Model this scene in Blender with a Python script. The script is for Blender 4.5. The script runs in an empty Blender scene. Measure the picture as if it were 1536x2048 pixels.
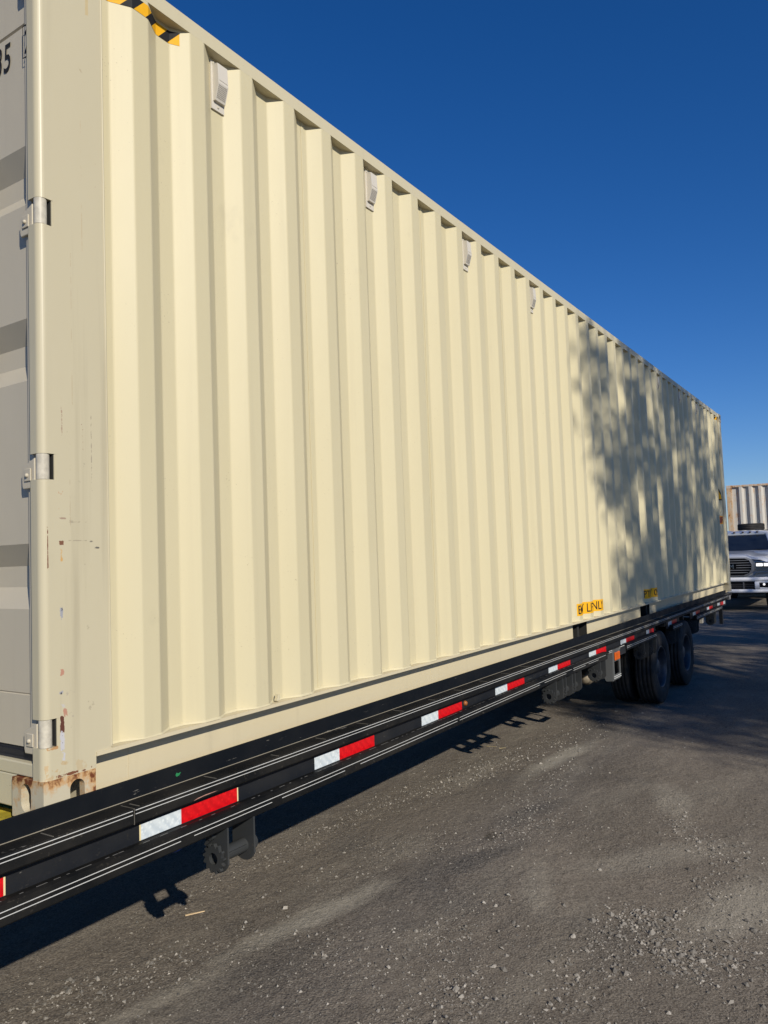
import bpy, bmesh, math, random
import numpy as np
from mathutils import Vector, Matrix
random.seed(7); rng = np.random.default_rng(7)
S = bpy.context.scene
COL = S.collection
R = math.radians
HB = 0.905                      # height of the container's underside above the ground

# ------------------------------------------------------------------ camera
CP = Vector((-1.37512, -2.15330, 0.75640 + HB)); YAW, PIT, ROL, FPX = 0.579322, 0.059212, -0.036335, 1525.73
fw = Vector((math.cos(YAW)*math.cos(PIT), math.sin(YAW)*math.cos(PIT), math.sin(PIT)))
rt = fw.cross(Vector((0, 0, 1))).normalized(); up = rt.cross(fw)
rt, up = rt*math.cos(ROL) + up*math.sin(ROL), up*math.cos(ROL) - rt*math.sin(ROL)
cd = bpy.data.cameras.new('camera'); cam = bpy.data.objects.new('camera', cd); COL.objects.link(cam)
M = Matrix((rt, up, -fw)).transposed().to_4x4(); M.translation = CP; cam.matrix_world = M
cd.sensor_fit = 'HORIZONTAL'; cd.sensor_width = 36; cd.lens = 36*FPX/1536; cd.clip_start = .05; cd.clip_end = 2000
S.camera = cam
S.render.resolution_x, S.render.resolution_y = 768, 1024

# ------------------------------------------------------------------ light
SD = Vector((-.53, -1, .612)).normalized()           # towards the sun
EL = math.asin(SD.z); AZ = math.atan2(SD.x, SD.y)
w = bpy.data.worlds.new('World'); S.world = w; w.use_nodes = True
nt = w.node_tree; bg = nt.nodes['Background']
sky = nt.nodes.new('ShaderNodeTexSky'); sky.sky_type = 'NISHITA'; sky.sun_disc = False
sky.sun_elevation = EL; sky.sun_rotation = AZ; sky.air_density = 1.0; sky.dust_density = .05; sky.ozone_density = 4.0; sky.altitude = 200
hs = nt.nodes.new('ShaderNodeHueSaturation'); hs.inputs['Saturation'].default_value = 1.285
nt.links.new(sky.outputs[0], hs.inputs['Color']); tint = nt.nodes.new('ShaderNodeMix'); tint.data_type = 'RGBA'; tint.blend_type = 'MULTIPLY'; tint.inputs[0].default_value = 1; tint.inputs[7].default_value = (.97, 1.05, 1.38, 1)
nt.links.new(hs.outputs[0], tint.inputs[6]); nt.links.new(tint.outputs[2], bg.inputs['Color'])
bg.inputs['Strength'].default_value = .07
sl = bpy.data.lights.new('sun', 'SUN'); sl.energy = 4.6; sl.angle = R(.5); sl.color = (1, .93, .80)
so = bpy.data.objects.new('sun', sl); COL.objects.link(so); so.rotation_euler = SD.to_track_quat('Z', 'Y').to_euler(); so.location = SD*60
S.view_settings.view_transform = 'Standard'; S.view_settings.look = 'None'; S.view_settings.gamma = 1
S.view_settings.exposure = 0; S.view_settings.use_curve_mapping = False
S.render.engine = 'CYCLES'

# ------------------------------------------------------------------ material tools
class NT:
    def __init__(s, name):
        s.m = bpy.data.materials.new(name); s.m.use_nodes = True; s.t = s.m.node_tree
        s.b = s.t.nodes['Principled BSDF']; s._oc = None
    def n(s, typ, **k):
        nd = s.t.nodes.new(typ)
        for a, v in k.items(): setattr(nd, a, v)
        return nd
    def l(s, a, b): s.t.links.new(a, b)
    def oc(s):
        if s._oc is None: s._oc = s.n('ShaderNodeTexCoord').outputs['Object']
        return s._oc
    def map(s, scale=(1, 1, 1), loc=(0, 0, 0)):
        mp = s.n('ShaderNodeMapping'); s.l(s.oc(), mp.inputs[0]); mp.inputs['Scale'].default_value = scale; mp.inputs['Location'].default_value = loc
        return mp.outputs[0]
    def noise(s, sc, detail=4, rough=.55, scale=(1, 1, 1), loc=(0, 0, 0), dist=0):
        nd = s.n('ShaderNodeTexNoise'); s.l(s.map(scale, loc), nd.inputs['Vector'])
        nd.inputs['Scale'].default_value = sc; nd.inputs['Detail'].default_value = detail; nd.inputs['Roughness'].default_value = rough; nd.inputs['Distortion'].default_value = dist
        return nd.outputs['Fac']
    def ramp(s, f, a, b, lo=0., hi=1.):
        mr = s.n('ShaderNodeMapRange'); s.put(f, mr.inputs[0])
        for i, v in zip((1, 2, 3, 4), (a, b, lo, hi)): mr.inputs[i].default_value = v
        return mr.outputs[0]
    def put(s, v, sock):
        if isinstance(v, (int, float)): sock.default_value = v
        elif isinstance(v, tuple): sock.default_value = (*v[:3], 1) if len(sock.default_value) == 4 else v
        else: s.l(v, sock)
    def math(s, op, a, b=0., c=None):
        nd = s.n('ShaderNodeMath', operation=op); s.put(a, nd.inputs[0]); s.put(b, nd.inputs[1])
        if c is not None: s.put(c, nd.inputs[2])
        return nd.outputs[0]
    def mix(s, f, a, b):
        nd = s.n('ShaderNodeMix', data_type='RGBA'); s.put(f, nd.inputs[0]); s.put(a, nd.inputs[6]); s.put(b, nd.inputs[7])
        return nd.outputs[2]
    def sep(s):
        nd = s.n('ShaderNodeSeparateXYZ'); s.l(s.oc(), nd.inputs[0]); return nd.outputs
    def bump(s, f, strength=.2, dist=.01):
        bp = s.n('ShaderNodeBump'); s.put(f, bp.inputs['Height']); bp.inputs['Strength'].default_value = strength; bp.inputs['Distance'].default_value = dist
        if s.b.inputs['Normal'].is_linked: s.l(s.b.inputs['Normal'].links[0].from_socket, bp.inputs['Normal'])
        s.l(bp.outputs[0], s.b.inputs['Normal'])
    def col(s, c): s.put(c, s.b.inputs['Base Color'])
    def rough(s, r): s.put(r, s.b.inputs['Roughness'])
    def set(s, **k):
        for a, v in k.items(): s.put(v, s.b.inputs[a.replace('_', ' ')])
        return s

def simple(name, c, r=.6, metal=0, vary=.15, sc=6, bump=.0, spec=.5, **k):
    t = NT(name)
    f = t.ramp(t.noise(sc, 5, .6), .3, .7)
    d = tuple(x*(1-vary) for x in c); h = tuple(min(1, x*(1+vary)) for x in c)
    t.col(t.mix(f, d, h)); t.rough(t.ramp(f, 0, 1, r*.88, min(1, r*1.12))); t.set(Metallic=metal, Specular_IOR_Level=spec)
    if bump: t.bump(t.noise(sc*12, 4), bump, .002)
    for a, v in k.items(): t.put(v, t.b.inputs[a.replace('_', ' ')])
    return t.m

CREAM = (.565, .505, .332)
def cream(name, base=CREAM, marks=(), rust=0., specks=False, z_rust=None, streak=.5, rough=.5):
    t = NT(name)
    c = t.mix(t.ramp(t.noise(1.3, 5, .6, (1, 1, .35)), .35, .7), base, tuple(x*y for x, y in zip(base, (.965, .96, .94))))
    st = t.ramp(t.noise(14, 4, .6, (1, 1, .035)), .56, .74)
    c = t.mix(t.math('MULTIPLY', st, .20*streak), c, (.30, .26, .18))
    sm = t.math('MULTIPLY', t.ramp(t.noise(5, 5, .6, (1, 1, .6), loc=(3, 2, 1)), .62, .75), t.ramp(t.noise(1.1, 2), .48, .6))
    c = t.mix(t.math('MULTIPLY', sm, .22), c, (.27, .24, .18))
    if specks:
        sp = t.ramp(t.noise(130, 2, .5), .69, .73); big = t.ramp(t.noise(5, 3), .5, .68)
        c = t.mix(t.math('MULTIPLY', t.math('MULTIPLY', sp, big), .55), c, (.20, .15, .09))
    X, Y, Z = t.sep()
    for (cx, cz, hw, hh, colr, thr, sc, amt) in marks:
        dx = t.math('DIVIDE', t.math('ABSOLUTE', t.math('SUBTRACT', X, cx)), hw)
        dz = t.math('DIVIDE', t.math('ABSOLUTE', t.math('SUBTRACT', Z, cz)), hh)
        d = t.math('MAXIMUM', dx, dz)
        n = t.noise(sc, 4, .65, loc=(cx*3, 0, cz*5))
        v = t.math('SUBTRACT', t.math('SUBTRACT', n, thr), t.math('MULTIPLY', t.math('POWER', d, 3.), .35))
        c = t.mix(t.math('MULTIPLY', t.ramp(v, -.01, .03), amt), c, colr)
    if rust:
        n1 = t.noise(26, 6, .7); n2 = t.noise(9, 5, .65, (1, 1, .5))
        v = t.math('ADD', t.math('MULTIPLY', n1, .45), t.math('MULTIPLY', n2, .55))
        if z_rust is not None:
            zc, zw = z_rust
            v = t.math('ADD', v, t.math('MULTIPLY', t.ramp(t.math('ABSOLUTE', t.math('SUBTRACT', Z, zc)), 0, zw, 1, 0), .12))
        a = t.ramp(v, .60-rust*.16, .70-rust*.16); b = t.ramp(v, .68-rust*.14, .74-rust*.14)
        c = t.mix(t.math('MULTIPLY', a, .75), c, (.50, .24, .06)); c = t.mix(b, c, (.13, .035, .012))
    t.col(c); t.rough(rough); t.set(Specular_IOR_Level=.36)
    t.bump(t.noise(1.6, 4, .5, (1, 1, .45)), .42, .02)
    t.bump(t.noise(160, 2, .5), .07, .001)
    return t.m

def black_paint(name, base=(.012, .014, .018), dust=(.10, .085, .065), amt=.35, rough=.32, scr=True):
    t = NT(name)
    d = t.ramp(t.noise(3.2, 6, .65, (1, 1, 1)), .42, .75)
    c = t.mix(t.math('MULTIPLY', d, amt*.35), base, dust)
    fine = t.ramp(t.noise(70, 3, .6), .62, .72)
    c = t.mix(t.math('MULTIPLY', t.math('MULTIPLY', fine, t.ramp(t.noise(4, 4), .45, .65)), amt*1.1), c, dust)
    if scr:
        s1 = t.ramp(t.noise(9, 2, .5, (.5, 1, 9), dist=1.5), .705, .73); s2 = t.ramp(t.noise(40, 3), .5, .6)
        c = t.mix(t.math('MULTIPLY', t.math('MULTIPLY', s1, s2), .5), c, (.32, .30, .26))
    t.col(c); t.rough(t.ramp(d, 0, 1, rough, rough+.3)); t.set(Specular_IOR_Level=.2)
    t.bump(t.noise(30, 4), .12, .002)
    return t.m

# ------------------------------------------------------------------ mesh tools
class MB:
    def __init__(s): s.v = []; s.f = []; s.sm = []
    def add(s, vs, fs, smooth=False):
        o = len(s.v); s.v += [tuple(v) for v in vs]; s.f += [tuple(i+o for i in f) for f in fs]; s.sm += [smooth]*len(fs); return s
    def box(s, x0, x1, y0, y1, z0, z1):
        if x0 > x1: x0, x1 = x1, x0
        if y0 > y1: y0, y1 = y1, y0
        if z0 > z1: z0, z1 = z1, z0
        v = [(x, y, z) for z in (z0, z1) for y in (y0, y1) for x in (x0, x1)]
        return s.add(v, [(0, 2, 3, 1), (4, 5, 7, 6), (0, 1, 5, 4), (2, 6, 7, 3), (0, 4, 6, 2), (1, 3, 7, 5)])
    def prism(s, poly, a0, a1, axis='x', smooth=False, caps=True):
        """poly: list of (u,v); extruded along axis. x:(y,z) y:(x,z) z:(x,y)"""
        def P(u, v, a): return {'x': (a, u, v), 'y': (u, a, v), 'z': (u, v, a)}[axis]
        n = len(poly); vs = [P(u, v, a0) for u, v in poly] + [P(u, v, a1) for u, v in poly]
        fs = [(i, (i+1) % n, (i+1) % n+n, i+n) for i in range(n)]
        if caps: fs += [tuple(range(n-1, -1, -1)), tuple(range(n, 2*n))]
        return s.add(vs, fs, smooth)
    def tube(s, a, b, r, r2=None, n=16, caps=True, smooth=True):
        a, b = Vector(a), Vector(b); r2 = r if r2 is None else r2
        d = (b-a).normalized(); t = Vector((0, 0, 1)) if abs(d.z) < .9 else Vector((1, 0, 0))
        u = d.cross(t).normalized(); v = d.cross(u)
        c = [(math.cos(2*math.pi*i/n), math.sin(2*math.pi*i/n)) for i in range(n)]
        vs = [a+u*p*r+v*q*r for p, q in c] + [b+u*p*r2+v*q*r2 for p, q in c]
        s.add(vs, [(i, (i+1) % n, (i+1) % n+n, i+n) for i in range(n)], smooth)
        if caps: s.add(vs, [tuple(range(n)), tuple(range(2*n-1, n-1, -1))])
        return s
    def lathe(s, prof, c, axis='y', n=48, smooth=True):
        """prof: list of (r, a) with a along axis"""
        vs = []
        for r, a in prof:
            for i in range(n):
                t = 2*math.pi*i/n; p, q = r*math.cos(t), r*math.sin(t)
                vs.append({'y': (c[0]+p, c[1]+a, c[2]+q), 'x': (c[0]+a, c[1]+p, c[2]+q), 'z': (c[0]+p, c[1]+q, c[2]+a)}[axis])
        fs = [(k*n+i, k*n+(i+1) % n, (k+1)*n+(i+1) % n, (k+1)*n+i) for k in range(len(prof)-1) for i in range(n)]
        return s.add(vs, fs, smooth)
    def sphere(s, c, r, n=10, sq=(1, 1, 1)):
        prof = [(math.sin(math.pi*k/n)*1.0, -math.cos(math.pi*k/n)) for k in range(n+1)]
        o = len(s.v); s.lathe([(p*r, a*r) for p, a in prof], (0, 0, 0), 'z', n*2)
        for i in range(o, len(s.v)):
            v = s.v[i]; s.v[i] = (c[0]+v[0]*sq[0], c[1]+v[1]*sq[1], c[2]+v[2]*sq[2])
        return s
    def grid(s, rows, smooth=True, close=False):
        n = len(rows[0]); vs = [p for r in rows for p in r]
        fs = [(k*n+i, k*n+(i+1) % n, (k+1)*n+(i+1) % n, (k+1)*n+i) for k in range(len(rows)-1) for i in range(n if close else n-1)]
        return s.add(vs, fs, smooth)
    def mesh(s, name, fix=True):
        me = bpy.data.meshes.new(name); me.from_pydata(s.v, [], s.f)
        me.polygons.foreach_set('use_smooth', s.sm)
        if fix:
            bm = bmesh.new(); bm.from_mesh(me); bmesh.ops.recalc_face_normals(bm, faces=bm.faces); bm.to_mesh(me); bm.free()
        me.update(); return me

def link(name, me, mat, parent=None, loc=(0, 0, 0), bevel=0, seg=2):
    o = bpy.data.objects.new(name, me); COL.objects.link(o); o.location = loc
    if mat: (me.materials.append(mat) if len(me.materials) == 0 else None)
    if parent: o.parent = parent
    if bevel:
        b = o.modifiers.new('bevel', 'BEVEL'); b.width = bevel; b.segments = seg; b.limit_method = 'ANGLE'; b.angle_limit = R(40); b.harden_normals = False
    return o
def tag(o, label=None, cat=None, group=None, kind=None):
    if label: o['label'] = label
    if cat: o['category'] = cat
    if group: o['group'] = group
    if kind: o['kind'] = kind
    return o
def empty(name, loc, rz=0):
    o = bpy.data.objects.new(name, None); COL.objects.link(o); o.location = loc; o.rotation_euler[2] = rz; o.empty_display_size = .2; return o
def copy_tree(o, parent=None):
    c = o.copy(); COL.objects.link(c); c.parent = parent
    for ch in list(o.children): copy_tree(ch, c)
    return c
def text_mesh(txt, size, extrude=0., bold=0.):
    cu = bpy.data.curves.new('t', 'FONT'); cu.body = txt; cu.size = size; cu.extrude = extrude; cu.offset = bold; cu.resolution_u = 3
    ob = bpy.data.objects.new('t', cu); COL.objects.link(ob); dg = bpy.context.evaluated_depsgraph_get()
    me = bpy.data.meshes.new_from_object(ob.evaluated_get(dg)); bpy.data.objects.remove(ob); bpy.data.curves.remove(cu)
    me.materials.clear()
    return me

# value noise for meshes
def vnoise(x, y, seed=0):
    xi = np.floor(x).astype(int); yi = np.floor(y).astype(int); xf = x-xi; yf = y-yi
    def h(a, b):
        n = (a*374761393 + b*668265263 + seed*1442695041) & 0x7fffffff
        n = ((n ^ (n >> 13))*1274126177) & 0x7fffffff
        return ((n ^ (n >> 16)) & 0xffff)/65535.
    u = xf*xf*(3-2*xf); v = yf*yf*(3-2*yf)
    return (h(xi, yi)*(1-u)+h(xi+1, yi)*u)*(1-v) + (h(xi, yi+1)*(1-u)+h(xi+1, yi+1)*u)*v
def fbm(x, y, sc, oct=4, seed=0, g=.5):
    t = 0*x; a = 1.; n = 0.
    for k in range(oct): t = t + a*vnoise(x*sc*2**k+17.3*k, y*sc*2**k+9.1*k, seed+k); n += a; a *= g
    return t/n

# ------------------------------------------------------------------ GROUND
def axis_pts(lo, hi, step, far, g=1.16):
    a = list(np.arange(lo, hi+1e-6, step)); s = step; x = hi
    while x < far: s *= g; x += s; a.append(x)
    s = step; x = lo
    while x > -far: s *= g; x -= s; a.insert(0, x)
    return np.array(a)
def gh(x, y):
    """height of the compacted dirt"""
    h = .030*(fbm(x, y, .35, 3, 3)-.5) + .012*(fbm(x, y, 1.7, 3, 5)-.5) + .006*(fbm(x, y, 7, 3, 8)-.5)
    h = h + .004*(fbm(x, y, 22, 2, 11)-.5)
    near = np.exp(-((x-6)**2/90 + (y+.5)**2/12))
    return h*(.35+.65*near)
gx = axis_pts(-.6, 11, .035, 500); gy = axis_pts(-3.2, 1.6, .03, 500)
XX, YY = np.meshgrid(gx, gy)
ZZ = gh(XX, YY)
V = np.stack([XX, YY, ZZ], -1).reshape(-1, 3)
nx, ny = len(gx), len(gy)
I = np.arange(nx*ny).reshape(ny, nx)
F = np.stack([I[:-1, :-1], I[:-1, 1:], I[1:, 1:], I[1:, :-1]], -1).reshape(-1, 4)
me = bpy.data.meshes.new('ground'); me.from_pydata(V.tolist(), [], F.tolist()); me.polygons.foreach_set('use_smooth', [True]*len(F)); me.update()
t = NT('compacted_dirt')
big = t.ramp(t.noise(.55, 5, .6, (1, 1.5, 1)), .35, .65)
c = t.mix(big, (.098, .080, .062), (.170, .142, .113))
c = t.mix(t.math('MULTIPLY', t.ramp(t.noise(1.7, 5, .65, (.5, 1.6, 1), loc=(3, 1, 0)), .50, .72), .65), c, (.27, .24, .19))
c = t.mix(t.math('MULTIPLY', t.ramp(t.noise(1.1, 4, .6, (.7, 1, 1), loc=(9, 4, 0)), .55, .70), .65), c, (.070, .064, .060))
X, Y, Z = t.sep()
def blob(cx, cy, rx, ry, ang, soft=.5, nsc=4, namt=.5):
    ca, sa = math.cos(ang), math.sin(ang)
    dx = t.math('SUBTRACT', X, cx); dy = t.math('SUBTRACT', Y, cy)
    u = t.math('DIVIDE', t.math('ADD', t.math('MULTIPLY', dx, ca), t.math('MULTIPLY', dy, sa)), rx)
    v = t.math('DIVIDE', t.math('SUBTRACT', t.math('MULTIPLY', dy, ca), t.math('MULTIPLY', dx, sa)), ry)
    d = t.math('SQRT', t.math('ADD', t.math('MULTIPLY', u, u), t.math('MULTIPLY', v, v)))
    d = t.math('ADD', d, t.math('MULTIPLY', t.math('SUBTRACT', t.noise(nsc, 4, .6), .5), namt*2))
    return t.ramp(d, 1-soft, 1, 1, 0)
LT = (.40, .365, .295); DKG = (.045, .042, .040)
for (bx, by, rx, ry, an, cl, am) in [(4.6, .15, .75, .13, -.11, LT, .85), (3.95, -.86, .50, .15, .35, LT, .42), (1.5, .19, .65, .10, -.2, LT, .75), (2.95, -1.05, .65, .18, -.7, LT, .35), (2.27, -.60, .42, .10, .35, LT, .32), (2.5, -1.5, .5, .2, -.2, LT, .6), (.6, .3, .5, .07, -.2, LT, .4),
                                     (3.3, -.15, .42, .12, -.3, DKG, .7), (2.5, -.20, .45, .10, -.3, DKG, .75), (1.9, -1.1, .3, .16, 0, DKG, .4), (1.0, .1, .4, .2, 0, DKG, .35)]:
    c = t.mix(t.math('MULTIPLY', blob(bx, by, rx, ry, an, .6), am), c, cl)
wet = blob(2.79, -.10, .10, .045, .3, .35, 9, .3)
c = t.mix(t.math('MULTIPLY', wet, .85), c, (.052, .040, .026))
# pale grit pressed into the dirt
vo = t.n('ShaderNodeTexVoronoi', feature='F1'); t.l(t.oc(), vo.inputs['Vector']); vo.inputs['Scale'].default_value = 95; vo.inputs['Randomness'].default_value = 1
rnd = t.n('ShaderNodeSeparateColor'); t.l(vo.outputs['Color'], rnd.inputs[0])
grit = t.math('MULTIPLY', t.ramp(vo.outputs['Distance'], .16, .30, 1, 0), t.ramp(rnd.outputs[0], .80, .82))
c = t.mix(t.math('MULTIPLY', t.math('MULTIPLY', grit, t.ramp(t.noise(2.6, 3), .38, .6)), .7), c, (.30, .275, .24))
fine = t.ramp(t.noise(42, 3, .6), .36, .64)
c = t.mix(.17, c, t.mix(fine, (.045, .038, .032), (.36, .32, .26)))
f2 = t.ramp(t.noise(120, 1, .5), .38, .62)
c = t.mix(.24, c, t.mix(f2, (.03, .026, .022), (.36, .32, .265)))
t.col(c); t.rough(t.ramp(wet, 0, 1, .92, .35)); t.set(Specular_IOR_Level=.25)
rg = t.ramp(t.noise(1.4, 3), .35, .62, .35, 1.)
t.bump(t.noise(7, 3, .5, (1, 1.3, 1)), .6, .02); t.bump(t.math('MULTIPLY', t.noise(34, 3, .55), rg), .65, .012); t.bump(t.math('MULTIPLY', t.noise(110, 2, .5), rg), .9, .0065); t.bump(grit, .8, .005)
tag(link('ground', me, t.m), kind='structure')

def rock(r, mb, x, y, z, seed):
    rr = random.Random(seed)
    vs = [(0, 0, 1), (0, 0, -.6)] + [(math.cos(a), math.sin(a), b) for a, b in ((.2+i*1.257+rr.uniform(-.35, .35), rr.uniform(-.35, .45)) for i in range(5))]
    q = [rr.uniform(.65, 1.1) for _ in vs]; sx, sy, sz = rr.uniform(.75, 1.3), rr.uniform(.6, 1.), rr.uniform(.6, .95); a = rr.uniform(0, 6.3); ca, sa = math.cos(a), math.sin(a)
    P = []
    tx, ty = rr.uniform(-.4, .4), rr.uniform(-.4, .4)
    for (p, k) in zip(vs, q):
        u, v, w_ = p[0]*k*sx*r, p[1]*k*sy*r, p[2]*k*sz*r
        w_ += tx*u+ty*v
        P.append((x+u*ca-v*sa, y+u*sa+v*ca, z+w_+r*.22))
    mb.add(P, [(0, 2+i, 2+(i+1) % 5) for i in range(5)] + [(1, 2+(i+1) % 5, 2+i) for i in range(5)])
def rock_mat(name, a, b):
    t = NT(name); g = t.n('ShaderNodeNewGeometry')
    cr = t.mix(t.math('POWER', g.outputs['Random Per Island'], 1.8), a, b); c2 = t.mix(t.ramp(t.noise(60, 3), .35, .65), cr, tuple((p+q)/2*.8 for p, q in zip(a, b)))
    t.col(t.mix(.4, cr, c2)); t.rough(.85); t.set(Specular_IOR_Level=.3); t.bump(t.noise(150, 3), .4, .002)
    return t.m
# loose gravel: pebbles seated in the dirt, denser in drifts
mb = MB(); N = 0
clus = [(2.18, -1.17, .10, .07, 0, 260, 1.5), (1.94, -1.35, .12, .10, .4, 420, 1.4), (1.92, -1.05, .16, .06, .2, 220, 1.3), (3.17, -1.29, .16, .10, .5, 200, 1.4), (3.46, -1.02, .12, .06, .4, 130, 1.3), (2.1, -1.6, .22, .12, 0, 300, 1.4), (2.95, -.22, .30, .07, -.3, 330, 1.1), (3.3, -.1, .25, .07, 0, 200, 1.1),
        (1.23, -.67, .12, .09, 0, 200, 1.4), (1.62, -.52, .22, .10, .3, 260, 1.2), (4.05, .0, .35, .10, -.1, 260, 1.2), (1.16, -.04, .25, .12, 0, 230, 1.1), (2.35, .3, .35, .12, -.2, 300, 1.0), (1.45, -1.06, .22, .12, 0, 260, 1.2), (2.03, .87, .5, .05, 0, 260, 1.0), (2.8, .8, .6, .06, 0, 300, 1.0), (3.7, .62, .5, .10, -.2, 420, 1.3), (4.5, .45, .5, .12, -.2, 380, 1.3), (2.62, -1.34, .12, .08, 0, 120, 1.3),
        (.68, .5, .2, .06, 0, 160, 1.1), (.46, .65, .15, .06, 0, 120, 1.3), (.8, .35, .35, .1, 0, 200, 1.1), (2.7, -.5, .5, .2, 0, 200, .9), (3.0, -1.9, .5, .3, 0, 260, 1.3), (1.3, -.35, .3, .12, .2, 240, 1.1), (5.3, .3, .5, .3, 0, 250, 1.2)]
pts = []
for _ in range(24000):
    x = -.1+4.2*random.random()**1.4; y = random.uniform(-2.6, 1.1); pts.append((x, y, 3))
for _ in range(9500):
    x = -.4+10*random.random()**1.7; y = random.uniform(-3, 1.15)
    pts.append((x, y, 1))
for (cx, cy, sx, sy, an, cn, cz_) in clus:
    for _ in range(int(cn*1.3)):
        u, v = random.gauss(0, sx), random.gauss(0, sy)
        pts.append((cx+u*math.cos(an)-v*math.sin(an), cy+u*math.sin(an)+v*math.cos(an), 10*cz_))
px = np.array([p[0] for p in pts]); py = np.array([p[1] for p in pts]); pz = gh(px, py); dn = fbm(px, py, 1.3, 3, 21)
for i, (x, y, k) in enumerate(pts):
    if k == 1 and dn[i] < random.uniform(.3, .68): continue
    r = min(.0020+random.expovariate(1/.0023), .014)
    if k == 3: r = random.uniform(.0009, .0027)
    if k > 5: r = min(.0026+random.expovariate(1/.0026), .0145)*k*.1*random.uniform(.75, 1.1)
    rock(r, mb, x, y, pz[i]-r*.2, i)
tag(link('gravel', mb.mesh('gravel', False), rock_mat('pale_gravel', (.11, .10, .087), (.40, .365, .315))), 'loose pale grey gravel scattered over the brown dirt yard', 'gravel', kind='stuff')
sg = rock_mat('stone_grey', (.22, .20, .175), (.40, .375, .33))
def gz(x, y): return float(gh(np.array([x]), np.array([y]))[0])
for i, (x, y, r, lb) in enumerate([(1.289, -.831, .015, 'pale angular stone near the bottom edge, right of centre'), (1.096, -.724, .017, 'pale stone at the bottom edge below the gravel drift'),
                                   (1.28, .43, .012, 'small pale stone right of the pale wood splinter'), (1.848, -.678, .014, 'rounded white stone on bare dirt in the lower middle'),
                                   (2.113, -.514, .015, 'flat pale stone above the rounded white one in the lower middle'), (1.403, -1.032, .014, 'greenish grey stone half buried right of the bottom edge gravel')]):
    m = MB(); rock(r, m, 0, 0, 0, 900+i)
    tag(link('stone', m.mesh('stone'), sg, loc=(x, y, gz(x, y)+.002), bevel=r*.12, seg=1), lb, 'stone', 'larger stones lying on the dirt')
# wood splinter and straws
m = MB(); m.prism([(-.045, -.004), (.04, -.0015), (.046, .001), (.012, .004), (-.044, .0045)], 0, .004, 'z')
o = link('wood_splinter', m.mesh('wood_splinter'), simple('raw_wood', (.62, .46, .27), .7, sc=40), loc=(1.225, .707, gz(1.225, .707)+.004)); o.rotation_euler = (0.05, -.03, -.64)
tag(o, 'pale wood splinter lying beside the shadow of the first winch', 'splinter')
for (x, y, a, ln) in [(4.70, .80, -1.5, .045), (4.69, .69, -.9, .03)]:
    m = MB(); m.tube((-ln, 0, 0), (ln, .006, .002), .0022, .001, 6)
    o = link('straw', m.mesh('straw'), simple('dry_straw', (.50, .40, .20), .7), loc=(x, y, gz(x, y)+.004)); o.rotation_euler[2] = a
    tag(o, 'dry straw at the edge of the winch row shadow, %s' % ('the longer left one' if y > .75 else 'the shorter right one'), 'straw', 'dry straws on the dirt')
# ------------------------------------------------------------------ CONTAINER ON THE TRAILER
CL, CW, CH = 12.192, 2.438, 2.896
ZL, ZT = .168, 2.836
XK = [.374+.2782511*k for k in range(42)]
DEP = .043
bk = [(.24, DEP)]
for X0 in XK: bk += [(X0-.070, DEP), (X0, 0), (X0+.073, 0), (X0+.143, DEP)]
bk += [(12.0, DEP)]
BX = [b[0] for b in bk]; BY = [b[1] for b in bk]
def py_(x): return float(np.interp(x, BX, BY))
def rounded(pts, r=.0045, seg=2):
    out = [pts[0]]
    for a, b, c_ in zip(pts, pts[1:], pts[2:]):
        A, B, C = Vector(a), Vector(b), Vector(c_); u = (A-B).normalized(); v = (C-B).normalized()
        p, q = B+u*r, B+v*r
        for i in range(seg+1):
            t_ = i/seg; out.append(tuple((p*(1-t_)+B*t_)*(1-t_) + (B*(1-t_)+q*t_)*t_))
    out.append(pts[-1]); return out
RP = rounded(bk)
m_side = cream('cream_wall_paint', specks=True)
m_rail = cream('cream_rail_paint', specks=True, base=(.55, .495, .345))
m_web = cream('cream_bottom_rail_paint', specks=True, base=(.57, .50, .345), streak=1.)
DK = (.035, .035, .045); RU = (.15, .045, .02); BL = (.30, .31, .36); RD = (.42, .17, .12); GR = (.27, .23, .17)
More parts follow.
